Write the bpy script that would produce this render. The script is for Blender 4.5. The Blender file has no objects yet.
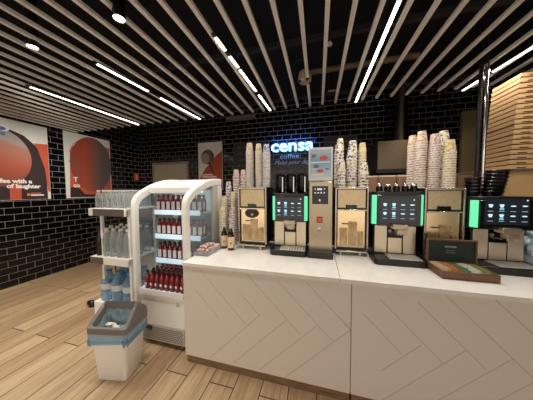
import bpy, bmesh, math, random
from mathutils import Vector, Matrix
random.seed(7)
PI = math.pi
SC = bpy.context.scene
COL = SC.collection
FL = -0.08            # floor height in the working frame (camera eye at 1.60)

# ------------------------------------------------------------------ materials
def lin(c):
    return tuple((x/12.92 if x <= .04045 else ((x+.055)/1.055)**2.4) for x in c)
def rgb(r, g, b): return lin((r/255., g/255., b/255.)) + (1.,)
MATS = {}
def mat(name, col=(200,200,200), rough=.5, metal=0., emit=None, es=0., coat=0., alpha=1.):
    if name in MATS: return MATS[name]
    m = bpy.data.materials.new(name); m.use_nodes = True
    b = m.node_tree.nodes['Principled BSDF']
    b.inputs['Base Color'].default_value = rgb(*col)
    b.inputs['Roughness'].default_value = rough
    b.inputs['Metallic'].default_value = metal
    b.inputs['Coat Weight'].default_value = coat
    b.inputs['Alpha'].default_value = alpha
    if emit:
        b.inputs['Emission Color'].default_value = rgb(*emit)
        b.inputs['Emission Strength'].default_value = es
    MATS[name] = m
    return m
def nodes(m): return m.node_tree.nodes, m.node_tree.links, m.node_tree.nodes['Principled BSDF']
def ramp(n, stops, interp='LINEAR'):
    r = n.new('ShaderNodeValToRGB'); r.color_ramp.interpolation = interp
    e = r.color_ramp.elements
    while len(e) < len(stops): e.new(.5)
    for i, (p, c) in enumerate(stops): e[i].position = p; e[i].color = rgb(*c)
    return r
def glassy(name, tint=(230,240,245), body=.25, rough=.05, bodycol=(220,230,235)):
    """clear plastic / thin glass: mostly transparent with a gloss and a faint body"""
    if name in MATS: return MATS[name]
    m = bpy.data.materials.new(name); m.use_nodes = True
    n, l = m.node_tree.nodes, m.node_tree.links
    n.clear()
    o = n.new('ShaderNodeOutputMaterial'); t = n.new('ShaderNodeBsdfTransparent'); p = n.new('ShaderNodeBsdfPrincipled')
    t.inputs[0].default_value = rgb(*tint)
    p.inputs['Base Color'].default_value = rgb(*bodycol); p.inputs['Roughness'].default_value = rough
    mx = n.new('ShaderNodeMixShader'); lw = n.new('ShaderNodeLayerWeight'); lw.inputs[0].default_value = .25
    ma = n.new('ShaderNodeMath'); ma.operation = 'MULTIPLY_ADD'; ma.use_clamp = True
    ma.inputs[1].default_value = .45; ma.inputs[2].default_value = body
    l.new(lw.outputs['Facing'], ma.inputs[0]); l.new(ma.outputs[0], mx.inputs[0])
    l.new(t.outputs[0], mx.inputs[1]); l.new(p.outputs[0], mx.inputs[2]); l.new(mx.outputs[0], o.inputs[0])
    MATS[name] = m
    return m
def tile_mat(name, ax):
    m = mat(name, (8,7,7), .16)
    n, l, b = nodes(m)
    tc = n.new('ShaderNodeTexCoord'); sep = n.new('ShaderNodeSeparateXYZ'); cmb = n.new('ShaderNodeCombineXYZ')
    l.new(tc.outputs['Object'], sep.inputs[0])
    l.new(sep.outputs[ax], cmb.inputs[0]); l.new(sep.outputs[2], cmb.inputs[1])
    br = n.new('ShaderNodeTexBrick'); br.offset = .5; br.squash = 1
    l.new(cmb.outputs[0], br.inputs['Vector'])
    br.inputs['Color1'].default_value = rgb(9,8,8); br.inputs['Color2'].default_value = rgb(13,12,11)
    br.inputs['Mortar'].default_value = rgb(140,136,130)
    br.inputs['Scale'].default_value = 1.; br.inputs['Brick Width'].default_value = .222
    br.inputs['Row Height'].default_value = .1165; br.inputs['Mortar Size'].default_value = .0034; br.inputs['Mortar Smooth'].default_value = .2
    l.new(br.outputs['Color'], b.inputs['Base Color'])
    mr = n.new('ShaderNodeMapRange'); mr.inputs[3].default_value = .14; mr.inputs[4].default_value = .8
    l.new(br.outputs['Fac'], mr.inputs[0]); l.new(mr.outputs[0], b.inputs['Roughness'])
    b2 = n.new('ShaderNodeTexBrick'); b2.offset = .5
    l.new(cmb.outputs[0], b2.inputs['Vector'])
    for k, v in (('Scale',1.),('Brick Width',.222),('Row Height',.1165),('Mortar Size',.012),('Mortar Smooth',1.)): b2.inputs[k].default_value = v
    bp = n.new('ShaderNodeBump'); bp.invert = True; bp.inputs['Distance'].default_value = .004; bp.inputs['Strength'].default_value = .8
    l.new(b2.outputs['Fac'], bp.inputs['Height']); l.new(bp.outputs[0], b.inputs['Normal'])
    return m
def floor_mat():
    m = mat('oak_planks', (170,140,105), .38)
    n, l, b = nodes(m)
    tc = n.new('ShaderNodeTexCoord'); sep = n.new('ShaderNodeSeparateXYZ'); cmb = n.new('ShaderNodeCombineXYZ')
    l.new(tc.outputs['Object'], sep.inputs[0]); l.new(sep.outputs[1], cmb.inputs[0]); l.new(sep.outputs[0], cmb.inputs[1])
    br = n.new('ShaderNodeTexBrick'); br.offset = .37; br.offset_frequency = 2
    l.new(cmb.outputs[0], br.inputs['Vector'])
    br.inputs['Color1'].default_value = (0,0,0,1); br.inputs['Color2'].default_value = (1,1,1,1); br.inputs['Mortar'].default_value = (.5,.5,.5,1)
    for k, v in (('Scale',1.),('Brick Width',2.3),('Row Height',.228),('Mortar Size',.0048),('Mortar Smooth',.1)): br.inputs[k].default_value = v
    mp = n.new('ShaderNodeMapping'); mp.inputs['Scale'].default_value = (9., .7, 1.)
    l.new(tc.outputs['Object'], mp.inputs[0])
    # shift the grain per plank so that it does not run across joints
    addv = n.new('ShaderNodeVectorMath'); addv.operation = 'MULTIPLY_ADD'
    l.new(br.outputs['Color'], addv.inputs[0]); addv.inputs[1].default_value = (13., 7., 5.); l.new(mp.outputs[0], addv.inputs[2])
    nz = n.new('ShaderNodeTexNoise'); nz.inputs['Scale'].default_value = 1.6; nz.inputs['Detail'].default_value = 6.; nz.inputs['Roughness'].default_value = .62
    l.new(addv.outputs[0], nz.inputs['Vector'])
    mp2 = n.new('ShaderNodeMapping'); mp2.inputs['Scale'].default_value = (60., 2.2, 1.)
    l.new(tc.outputs['Object'], mp2.inputs[0])
    nf = n.new('ShaderNodeTexNoise'); nf.inputs['Scale'].default_value = 1.4; nf.inputs['Detail'].default_value = 4.
    l.new(mp2.outputs[0], nf.inputs['Vector'])
    r1 = ramp(n, [(.22,(172,147,119)),(.5,(200,176,146)),(.78,(216,195,167))])
    l.new(nz.outputs[0], r1.inputs[0])
    # tone per plank
    r2 = ramp(n, [(0.,(222,210,196)),(.5,(238,231,220)),(1.,(252,247,238))]); l.new(br.outputs['Color'], r2.inputs[0])
    mx = n.new('ShaderNodeMix'); mx.data_type = 'RGBA'; mx.blend_type = 'MULTIPLY'; mx.inputs[0].default_value = 1.
    l.new(r1.outputs[0], mx.inputs[6]); l.new(r2.outputs[0], mx.inputs[7])
    r3 = ramp(n, [(.3,(205,195,185)),(.6,(255,255,255))]); l.new(nf.outputs[0], r3.inputs[0])
    m3 = n.new('ShaderNodeMix'); m3.data_type = 'RGBA'; m3.blend_type = 'MULTIPLY'; m3.inputs[0].default_value = .8
    l.new(mx.outputs[2], m3.inputs[6]); l.new(r3.outputs[0], m3.inputs[7])
    m4 = n.new('ShaderNodeMix'); m4.data_type = 'RGBA'; m4.inputs[7].default_value = rgb(62,44,30)
    l.new(br.outputs['Fac'], m4.inputs[0]); l.new(m3.outputs[2], m4.inputs[6]); l.new(m4.outputs[2], b.inputs['Base Color'])
    bp = n.new('ShaderNodeBump'); bp.inputs['Distance'].default_value = .001; bp.inputs['Strength'].default_value = .35
    l.new(nf.outputs[0], bp.inputs['Height']); l.new(bp.outputs[0], b.inputs['Normal'])
    return m
def cup_mat(name, paper, inks, scale=55., cover=.5):
    m = mat(name, paper, .55)
    n, l, b = nodes(m)
    tc = n.new('ShaderNodeTexCoord'); oi = n.new('ShaderNodeObjectInfo')
    ad = n.new('ShaderNodeVectorMath'); ad.operation = 'MULTIPLY_ADD'
    cx = n.new('ShaderNodeCombineXYZ'); l.new(oi.outputs['Random'], cx.inputs[2])
    l.new(cx.outputs[0], ad.inputs[0]); ad.inputs[1].default_value = (9.,9.,9.); l.new(tc.outputs['Object'], ad.inputs[2])
    vo = n.new('ShaderNodeTexVoronoi'); vo.inputs['Scale'].default_value = scale
    l.new(ad.outputs[0], vo.inputs['Vector'])
    sp = n.new('ShaderNodeSeparateColor'); l.new(vo.outputs['Color'], sp.inputs[0])
    st = [(0., paper)]
    k = cover/len(inks)
    for i, c in enumerate(inks): st.append((1-cover+i*k, c))
    r = ramp(n, st, 'CONSTANT'); l.new(sp.outputs[0], r.inputs[0])
    l.new(r.outputs[0], b.inputs['Base Color'])
    return m
def brushed(name, col, rough=.3, axis=(1,1,40), amt=.12):
    m = mat(name, col, rough, 1.)
    n, l, b = nodes(m)
    tc = n.new('ShaderNodeTexCoord'); mp = n.new('ShaderNodeMapping'); mp.inputs['Scale'].default_value = axis
    nz = n.new('ShaderNodeTexNoise'); nz.inputs['Scale'].default_value = 12.; nz.inputs['Detail'].default_value = 3.
    l.new(tc.outputs['Object'], mp.inputs[0]); l.new(mp.outputs[0], nz.inputs['Vector'])
    mr = n.new('ShaderNodeMapRange'); mr.inputs[3].default_value = rough-amt; mr.inputs[4].default_value = rough+amt
    l.new(nz.outputs[0], mr.inputs[0]); l.new(mr.outputs[0], b.inputs['Roughness'])
    return m
def mottled(name, c1, c2, scale=8., rough=.6, detail=4., stretch=(1,1,1), metal=0.):
    m = mat(name, c1, rough, metal)
    n, l, b = nodes(m)
    tc = n.new('ShaderNodeTexCoord'); mp = n.new('ShaderNodeMapping'); mp.inputs['Scale'].default_value = stretch
    nz = n.new('ShaderNodeTexNoise'); nz.inputs['Scale'].default_value = scale; nz.inputs['Detail'].default_value = detail
    l.new(tc.outputs['Object'], mp.inputs[0]); l.new(mp.outputs[0], nz.inputs['Vector'])
    r = ramp(n, [(.3,c1),(.7,c2)]); l.new(nz.outputs[0], r.inputs[0]); l.new(r.outputs[0], b.inputs['Base Color'])
    return m

WHITE = mat('white_enamel', (243,240,234), .32)
PANEL = mat('white_laminate', (225,216,204), .38)
GROOVE = mat('panel_groove', (186,174,160), .6)
QUARTZ = mottled('white_quartz', (238,234,228), (228,224,217), 14., .16)
BLACK = mat('black_plastic', (14,14,15), .35)
BLACKG = mat('black_gloss', (8,8,10), .08)
DARK = mat('dark_void', (10,10,10), .9)
STEEL = brushed('brushed_steel', (190,182,170), .3)
STEELP = brushed('satin_steel_panel', (212,197,174), .36, (40,40,1))
HOODS = brushed('hood_steel', (120,108,88), .34, (40,40,1))
STEELV = brushed('brushed_steel_vertical', (172,157,134), .32, (40,40,1))
CHROME = mat('chrome', (210,208,205), .1, 1.)
SLAT = mottled('slat_oak_grey', (240,236,232), (224,218,212), 5., .6, 4., (20,.8,20))
KICK = mottled('kick_wood', (150,116,86), (110,84,60), 6., .5, 4., (1,1,14))
LED = mat('led_diffuser', (255,250,240), .5, 0., (255,246,232), 9.)
LENS = mat('downlight_lens', (255,250,240), .5, 0., (255,248,235), 30.)
GREEN = mat('green_light', (60,160,110), .5, 0., (112,232,172), .95)
SCREEN = mat('screen_glass', (20,24,30), .12, 0., (44,52,62), .28)
ICON = mat('screen_icon', (190,220,230), .5, 0., (176,212,226), .9)
ICONB = mat('screen_icon_blue', (90,170,220), .5, 0., (120,190,225), .8)
TEXTW = mat('screen_text', (160,170,175), .5, 0., (150,160,165), .6)
GREYP = mat('bin_grey', (116,110,106), .5)
LINER = glassy('blue_liner', (150,205,235), .4, .25, (135,190,225))
LINERC = glassy('clear_liner', (190,215,225), .35, .2, (190,205,210))
BLACKT = tile_mat('black_tile_x', 0); BLACKTY = tile_mat('black_tile_y', 1)
FLOORM = floor_mat()
CEIL = mat('ceiling_black', (5,5,6), .95)
CARD = mottled('cardboard', (186,150,104), (170,134,90), 3., .8)
CARDD = mottled('cardboard_brown', (150,112,90), (130,96,76), 3., .8)
OLIVE = mottled('cardboard_olive', (118,100,72), (104,86,60), 3., .8)
REDB = mat('red_bottle', (122,20,30), .12, 0., coat=.5)
CAPD = mat('cap_black', (18,16,18), .4)
CAPW = mat('cap_white', (232,228,222), .45)
LABELW = mat('label_white', (228,222,226), .5)
CLEAR = glassy('clear_bottle', (236,240,240), .22, .08, (214,216,214))
BLUEJ = glassy('blue_jug', (190,220,238), .28, .08, (172,204,226))
AMBER = mat('amber_glass', (28,16,10), .08, 0., coat=.5)
CREAM = mat('cream_label', (226,200,160), .55)
GLASS = glassy('fridge_glass', (240,246,248), .05, .03, (210,222,228))
SMOKE = glassy('smoked_plastic', (70,66,64), .55, .08, (26,25,25))
WOODB = mottled('tea_box_wood', (122,84,58), (98,66,44), 8., .45, 4., (2,14,14))
BEIGE = brushed('beige_hall_reflection', (232,206,164), .22, (8,8,8), .1)  # beige tint paints in the warm hall reflected by the cabinet doors
MORTW = mat('print_white', (232,228,220), .6)

# ------------------------------------------------------------------ mesh helper
WPOS = {}                # working-frame position of each object that may parent others
class M:
    def __init__(s): s.bm = bmesh.new(); s.mi = 0
    def _tag(s, faces):
        for f in faces: f.material_index = s.mi
        return s
    def m(s, i): s.mi = i; return s
    def box(s, x0, x1, y0, y1, z0, z1, rot=0.):
        c = Vector(((x0+x1)/2, (y0+y1)/2, (z0+z1)/2))
        mx = Matrix.Translation(c) @ Matrix.Rotation(rot, 4, 'Z') @ Matrix.Diagonal((abs(x1-x0), abs(y1-y0), abs(z1-z0), 1))
        g = bmesh.ops.create_cube(s.bm, size=1., matrix=mx)
        return s._tag({f for v in g['verts'] for f in v.link_faces})
    def cyl(s, c, r, h, axis='Z', seg=24, r2=None):
        c = Vector(c)
        q = {'Z': Matrix(), 'Y': Matrix.Rotation(-PI/2, 4, 'X'), 'X': Matrix.Rotation(PI/2, 4, 'Y')}[axis]
        mx = Matrix.Translation(c) @ q @ Matrix.Translation((0,0,h/2))
        g = bmesh.ops.create_cone(s.bm, cap_ends=True, segments=seg, radius1=r, radius2=r if r2 is None else r2, depth=h, matrix=mx)
        return s._tag({f for v in g['verts'] for f in v.link_faces})
    def sph(s, c, r, sc=(1,1,1), u=16, v=10):
        g = bmesh.ops.create_uvsphere(s.bm, u_segments=u, v_segments=v, radius=r, matrix=Matrix.Translation(c) @ Matrix.Diagonal((*sc, 1)))
        return s._tag({f for v in g['verts'] for f in v.link_faces})
    def lathe(s, prof, c=(0,0,0), seg=20, caps=True, mats=None):
        c = Vector(c); rings = []
        for r, z in prof:
            rings.append([s.bm.verts.new(c + Vector((r*math.cos(2*PI*k/seg), r*math.sin(2*PI*k/seg), z))) for k in range(seg)])
        for i in range(len(rings)-1):
            for k in range(seg):
                f = s.bm.faces.new((rings[i][k], rings[i][(k+1)%seg], rings[i+1][(k+1)%seg], rings[i+1][k]))
                f.material_index = mats[i] if mats else s.mi
        if caps:
            f = s.bm.faces.new(rings[0][::-1]); f.material_index = mats[0] if mats else s.mi
            f = s.bm.faces.new(rings[-1]); f.material_index = mats[-1] if mats else s.mi
        return s
    def prism(s, poly, a, b, plane='YZ'):
        """poly in the plane, extruded along the remaining axis from a to b"""
        def p(u, v, w):
            return {'YZ': (w,u,v), 'XZ': (u,w,v), 'XY': (u,v,w)}[plane]
        A = [s.bm.verts.new(p(u,v,a)) for u, v in poly]; B = [s.bm.verts.new(p(u,v,b)) for u, v in poly]
        fs = [s.bm.faces.new(A), s.bm.faces.new(B[::-1])]
        n = len(poly)
        for i in range(n): fs.append(s.bm.faces.new((A[i], B[i], B[(i+1)%n], A[(i+1)%n])))
        bmesh.ops.recalc_face_normals(s.bm, faces=fs)
        return s._tag(fs)
    def loft(s, loops, close=True, cap0=False, cap1=False):
        R = [[s.bm.verts.new(p) for p in L] for L in loops]; fs = []
        n = len(R[0])
        for i in range(len(R)-1):
            for k in range(n if close else n-1):
                fs.append(s.bm.faces.new((R[i][k], R[i][(k+1)%n], R[i+1][(k+1)%n], R[i+1][k])))
        if cap0: fs.append(s.bm.faces.new(R[0][::-1]))
        if cap1: fs.append(s.bm.faces.new(R[-1]))
        return s._tag(fs)
    def tube(s, pts, r, seg=10):
        pts = [Vector(p) for p in pts]; loops = []
        for i, p in enumerate(pts):
            d = (pts[min(i+1,len(pts)-1)] - pts[max(i-1,0)]).normalized()
            a = d.cross(Vector((0,0,1)));
            if a.length < .05: a = d.cross(Vector((1,0,0)))
            a.normalize(); b = d.cross(a)
            loops.append([p + r*(math.cos(2*PI*k/seg)*a + math.sin(2*PI*k/seg)*b) for k in range(seg)])
        return s.loft(loops, True, True, True)
    def ell(s, c, rx, rz, n=24, y=None):
        """flat ellipse facing -Y"""
        vs = [s.bm.verts.new((c[0]+rx*math.cos(2*PI*k/n), c[1], c[2]+rz*math.sin(2*PI*k/n))) for k in range(n)]
        return s._tag([s.bm.faces.new(vs)])
    def poly(s, pts):
        return s._tag([s.bm.faces.new([s.bm.verts.new(p) for p in pts])])
    def rotate(s, ang, c, axis='Z'):
        bmesh.ops.rotate(s.bm, verts=s.bm.verts, cent=c, matrix=Matrix.Rotation(ang, 3, axis)); return s
    def build(s, name, mats, parent=None, origin=None, bev=0., fix=True, ang=35):
        me = bpy.data.meshes.new(name)
        if fix: bmesh.ops.recalc_face_normals(s.bm, faces=s.bm.faces)
        o3 = Vector(WPOS[parent.name]) if parent else Vector(origin if origin is not None else (0,0,0))
        bmesh.ops.translate(s.bm, verts=s.bm.verts, vec=-o3)
        s.bm.to_mesh(me); s.bm.free()
        for q in (mats if isinstance(mats, (list, tuple)) else [mats]): me.materials.append(q)
        for p in me.polygons: p.use_smooth = True
        try: me.set_sharp_from_angle(angle=math.radians(ang))
        except Exception: pass
        o = bpy.data.objects.new(name, me); COL.objects.link(o)
        if parent: o.parent = parent
        else: o.location = o3
        WPOS[o.name] = o3
        if bev:
            b = o.modifiers.new('bevel', 'BEVEL'); b.width = bev; b.segments = 2; b.limit_method = 'ANGLE'; b.angle_limit = math.radians(40)
        return o
def tag(o, label=None, cat=None, group=None, kind=None):
    if label: o['label'] = label
    if cat: o['category'] = cat
    if group: o['group'] = group
    if kind: o['kind'] = kind
    return o
def empty(name, loc, label, cat, group=None):
    o = bpy.data.objects.new(name, None); o.empty_display_size = .05; COL.objects.link(o)
    o.location = loc; WPOS[o.name] = Vector(loc)
    return tag(o, label, cat, group)
def dup(root, loc, label=None, group=None, rz=None):
    r = root.copy(); COL.objects.link(r); r.location = loc; WPOS[r.name] = Vector(loc)
    if label: r['label'] = label
    if group: r['group'] = group
    if rz is not None: r.rotation_euler = (0,0,rz)
    for ch in list(root.children):
        c = ch.copy(); COL.objects.link(c); c.parent = r
        for g in list(ch.children):
            d = g.copy(); COL.objects.link(d); d.parent = c
    return r
ORD = ['topmost','second','third','fourth','fifth','sixth','seventh','eighth','ninth','tenth','eleventh','twelfth','thirteenth','fourteenth','fifteenth',
       'sixteenth','seventeenth','eighteenth','nineteenth','twentieth']
def nth(k):   # 1-based, words
    if k == 1: return 'first'
    if k <= 20: return ORD[k-1]
    t = {2:'twenty',3:'thirty',4:'forty',5:'fifty'}[k//10]
    if k % 10 == 0: return t[:-1] + 'ieth'
    return t + '-' + ('first' if k % 10 == 1 else ORD[k%10-1])
def text_mesh(body, size, mx, align='LEFT', extrude=.002, offset=0., shear=0., mat_=None):
    """lettering as a plain mesh; mx maps the text plane (x right, y up, z towards the reader) to the working frame"""
    cu = bpy.data.curves.new('t', 'FONT'); cu.body = body; cu.size = size; cu.align_x = align
    cu.extrude = extrude; cu.offset = offset; cu.shear = shear; cu.resolution_u = 3
    o = bpy.data.objects.new('t', cu); COL.objects.link(o)
    bpy.context.view_layer.update()
    me = bpy.data.meshes.new_from_object(o.evaluated_get(bpy.context.evaluated_depsgraph_get()))
    bpy.data.objects.remove(o); bpy.data.curves.remove(cu)
    me.transform(mx)
    b = M(); b.bm.from_mesh(me); bpy.data.meshes.remove(me)
    for f in b.bm.faces: f.material_index = 0
    return b
def on_back(x, y, z):     # text on a surface that faces -Y
    return Matrix.Translation((x,y,z)) @ Matrix.Rotation(PI/2, 4, 'X')
def on_left(x, y, z):     # text on a wall at -X that faces +X
    return Matrix.Translation((x,y,z)) @ Matrix.Rotation(PI/2, 4, 'Z') @ Matrix.Rotation(PI/2, 4, 'X')

# ------------------------------------------------------------------ room shell
XL, XR, YB, YF, ZC = -5.25, 4.2, 4.81, -4.5, 3.75
tag(M().box(XL-.1, XR+.1, YF, YB+.1, FL-.1, FL).build('floor', FLOORM), kind='structure')
tag(M().box(XL-.1, XR+.1, YF, YB+.1, ZC, ZC+.1).build('ceiling', CEIL), kind='structure')
w = M().box(XL-.1, XL, YF, YB+.1, FL, ZC).build('wall_left', BLACKTY, origin=(0,.093,-.08)); tag(w, kind='structure')
w = M().box(XL, XR, YB, YB+.1, FL, ZC).build('wall_back', BLACKT, origin=(.03,0,-.08)); tag(w, kind='structure')
w = M().box(XR, XR+.1, YF, YB+.1, FL, ZC).build('wall_right', BLACKTY, origin=(0,.05,-.08)); tag(w, kind='structure')
for i, y in enumerate((-2.4, -.2, 1.85, 2.95)):
    tag(M().box(XL, XR, y-.02, y+.02, 2.926, 2.966).build('trim_%d' % (i+1), mat('rail_black', (9,9,10), .7)), kind='structure')

# grey service door in the far wall
d = empty('door_1', (-4.135, YB, FL), None, None); d['kind'] = 'structure'
DG = mat('door_grey', (176,164,146), .5); DGF = mat('door_frame_grey', (140,130,116), .5)
M().box(-4.68, -3.59, YB-.035, YB-.005, FL, 2.36).build('door_leaf', DG, d)
b = M(); b.box(-4.75, -4.68, YB-.05, YB-.002, FL, 2.43); b.box(-3.59, -3.52, YB-.05, YB-.002, FL, 2.43); b.box(-4.68, -3.59, YB-.05, YB-.002, 2.36, 2.43)
b.build('door_frame', DGF, d, bev=.004)
M().box(-3.72, -3.69, YB-.08, YB-.035, .9, 1.05).build('door_handle', CHROME, d, bev=.004)

# ------------------------------------------------------------------ ceiling slats
GS = 'ceiling slats'
proto = M().box(-.0165, .0165, -4.3, 3.165, 2.90, 2.925).build('ceiling_slat', SLAT, origin=(0,0,2.9))
first = True
for k in range(-27, 22):
    x = -.128 + .1857*k
    if abs(x - .545) < .03: continue
    # count away from the longest light line, which hangs at x = .545
    nl = 4-k if k <= 3 else k-3
    side = 'left' if k <= 3 else 'right'
    lab = 'pale greyish ceiling slat, %s to the %s of the longest light line' % (nth(nl), side)
    o = proto if first else proto.copy()
    if not first: COL.objects.link(o)
    o.location = (x, 0, 2.9); tag(o, lab, 'slat', GS); first = False

# ------------------------------------------------------------------ linear lamps
def linear_lamp(p0, p1, segs, label, z=2.884):
    """p0, p1: the two ends of the line; segs: fractions of it that glow. A slim profile fixed to the undersides of the slats."""
    p0, p1 = Vector((*p0, z)), Vector((*p1, z)); d = (p1-p0); L = d.length; a = math.atan2(d.y, d.x)
    c = (p0+p1)/2
    r = empty('linear_ceiling_lamp', (c.x, c.y, z), label, 'ceiling lamp', 'linear ceiling lamps')
    b = M().box(c.x-L/2-.04, c.x+L/2+.02, c.y-.017, c.y+.017, z+.005, z+.0155); b.rotate(a, c)
    b.build('housing', BLACK, r)
    for u0, u1 in segs:
        b = M().box(c.x-L/2+L*u0, c.x-L/2+L*u1, c.y-.013, c.y+.013, z, z+.005); b.rotate(a, c)
        b.build('diffuser', LED, r)
        l = bpy.data.lights.new('lamp_beam', 'AREA'); l.shape = 'RECTANGLE'; l.size = L*(u1-u0); l.size_y = .024; l.energy = 10.5*L*(u1-u0); l.color = (1,.93,.83); l.spread = math.radians(150)
        lo = bpy.data.objects.new('lamp_beam', l); COL.objects.link(lo); lo.parent = r; q = (p0.lerp(p1, (u0+u1)/2)-c); lo.location = (q.x,q.y,-.001); lo.rotation_euler = (0,0,a)
    return r
linear_lamp((.528,1.06), (.528,3.17), [(0,1)], 'longest glowing light line, hanging above the middle of the counter')
linear_lamp((-.843,1.546), (-.752,3.126), [(0,.10),(.155,.265),(.294,.593),(.664,1)], 'light line broken into four glowing dashes left of the lettered sign')
linear_lamp((-2.171,1.54), (-2.059,3.151), [(0,.355),(.478,1)], 'light line in two glowing pieces beyond the two downlights')
linear_lamp((-3.432,1.646), (-3.366,3.084), [(0,1)], 'unbroken light line nearest the left poster wall')
linear_lamp((1.945,1.6), (1.825,3.19), [(0,.74),(.80,1)], 'light line over the pizza boxes, partly behind the steel post')

# ------------------------------------------------------------------ downlights
def downlight(x, y, label):
    r = empty('downlight', (x, y, 2.85), label, 'ceiling lamp', 'black cylinder downlights')
    b = M(); b.lathe([(.036,3.75),(.041,3.70),(.041,2.85),(.036,2.85),(.034,2.865)][::1], (x,y,0), 24, caps=False)
    b.build('housing', BLACK, r)
    M().cyl((x,y,2.856), .034, .008).build('lens', LENS, r)
    l = bpy.data.lights.new('downlight_beam', 'SPOT'); l.energy = 70; l.spot_size = math.radians(95); l.spot_blend = .8; l.color = (1,.93,.82); l.shadow_soft_size = .045
    lo = bpy.data.objects.new('downlight_beam', l); COL.objects.link(lo); lo.parent = r; lo.location = (0,0,-.01)
    return r
downlight(-2.40, 1.18, 'black cylinder downlight nearest the left poster wall')
downlight(-1.405, 1.16, 'black cylinder downlight above the drinks fridge')

# ------------------------------------------------------------------ things in the ceiling void
tag(M().cyl((-.10,2.80,3.2), .035, 1.25, 'X', 16).build('ventilation_pipe', mottled('pipe_tan', (120,100,76), (96,78,58), 5., .6), origin=(-.1,2.8,3.2)),
    'tan pipe running sideways above the slats', 'pipe')
r = empty('ceiling_sensor', (-.16,2.44,2.96), 'pale round device with a wire loop hung between the ceiling slats', 'sensor')
b = M(); b.lathe([(.05,2.88),(.075,2.90),(.08,2.95),(.07,3.0),(.04,3.02)], (-.16,2.44,0), 10); b.build('body', mat('sensor_beige', (168,150,132), .6), r)
for k in range(4): M().sph((-.16+.06*math.cos(k*PI/2+.5), 2.44+.06*math.sin(k*PI/2+.5), 2.895), .02).build('lens', BLACKG, r)
b = M(); b.tube([(-.16+.0*1+.09*math.cos(t)-.06, 2.46, 3.08+.09*math.sin(t)) for t in [i*PI/8-.6 for i in range(13)]], .005); b.build('wire', BLACK, r)
M().cyl((-.16,2.44,3.02), .008, .73).build('hanger', BLACK, r)
r = empty('sprinkler', (.12,2.47,3.3), 'tiny white sprinkler head above the slats', 'sprinkler')
M().cyl((.12,2.47,3.33), .01, .42).build('stem', BLACK, r)
b = M(); b.sph((.12,2.47,3.3), .026); b.cyl((.12,2.47,3.285), .03, .006); b.build('head', mat('sprinkler_white', (220,215,205), .4), r)
tag(M().box(.16,.29,3.6,3.68,3.25,3.75).m(1).box(.155,.295,3.595,3.685,3.25,3.31).build('junction_box', [BLACK, mat('junction_beige', (170,150,140), .6)], origin=(.22,3.64,3.25), bev=.004),
    'small beige junction box hanging beyond the slat ends', 'junction box')
r = empty('air_vent', (-1.95,YB,3.46), 'long low air vent high on the far wall', 'air vent')
M().box(-2.36,-1.54,YB-.03,YB-.001,3.43,3.54).build('frame', mat('vent_grey', (84,78,68), .6), r, bev=.003)
b = M()
for k in range(8): b.box(-2.33+.098*k, -2.33+.098*k+.078, YB-.036, YB-.028, 3.445, 3.525)
b.build('slots', mat('vent_dark', (120,112,98), .7), r)

# ------------------------------------------------------------------ posters and signs
SKIN = mat('poster_orange', (190,84,56), .7); HAIR = mat('poster_dark', (52,34,36), .7); PALE = mat('poster_pale', (216,214,206), .6)
def blur_mat(name, stops, ax):
    m = mat(name, (160,90,70), .75); n, l, b = nodes(m)
    tc = n.new('ShaderNodeTexCoord'); sp = n.new('ShaderNodeSeparateXYZ'); l.new(tc.outputs['Generated'], sp.inputs[0])
    nz = n.new('ShaderNodeTexNoise'); nz.inputs['Scale'].default_value = 1.4; nz.inputs['Detail'].default_value = 0.
    l.new(tc.outputs['Generated'], nz.inputs['Vector'])
    ad = n.new('ShaderNodeMath'); ad.operation = 'MULTIPLY_ADD'; ad.inputs[1].default_value = .35
    l.new(nz.outputs[0], ad.inputs[0]); l.new(sp.outputs[ax], ad.inputs[2])
    r = ramp(n, stops); l.new(ad.outputs[0], r.inputs[0]); l.new(r.outputs[0], b.inputs['Base Color'])
    return m
BLUR1 = blur_mat('poster_blur_a', [(.15,(112,62,48)),(.6,(168,82,60)),(.95,(172,120,104)),(1.,(160,146,140))], 2)
BLUR2 = blur_mat('poster_blur_b', [(.15,(112,70,58)),(.45,(172,70,46)),(.75,(132,82,70)),(1.,(96,82,80))], 1)
X0 = XL
def lp(b, pts, x): return b.poly([(X0+x, y, z) for y, z in pts])
def lell(b, cy, cz, ry, rz, x, n=40, tilt=0):
    return lp(b, [(cy+ry*math.cos(2*PI*k/n)+tilt*rz*math.sin(2*PI*k/n), cz+rz*math.sin(2*PI*k/n)) for k in range(n)], x)
# large poster at the left edge
r = empty('wall_poster', (XL,2.15,1.47), 'larger wall poster with a dark-haired figure, at the left edge of the photo', 'poster', 'coffee posters')
M().box(XL+.001,XL+.02,1.55,2.705,1.455,2.87).build('board', PALE, r)
b = M(); lp(b, [(1.55,1.46),(2.66,1.46),(2.66,2.05),(2.55,2.45),(2.38,2.63),(2.2,2.70),(2.02,2.68),(1.8,2.55),(1.65,2.2),(1.55,1.9)], .0212); b.build('hair', HAIR, r)
b = M(); lp(b, [(2.50,2.52),(2.70,2.54),(2.70,1.60),(2.67,1.60),(2.64,2.06),(2.55,2.42)], .0216); lp(b, [(2.16,1.462),(2.30,1.462),(2.31,1.9),(2.17,1.9)], .0222); b.build('background', SKIN, r)
b = M(); lell(b, 2.06, 2.19, .40, .50, .0226); b.build('face', BLUR1, r)
b = text_mesh('coffee with a', .098, on_left(XL+.023, 1.935, 1.762), offset=.0045, extrude=.0005); b.build('lettering', MORTW, r)
b = text_mesh('of laughter', .098, on_left(XL+.023, 2.13, 1.672), offset=.0045, extrude=.0005); b.build('lettering', MORTW, r)
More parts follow.
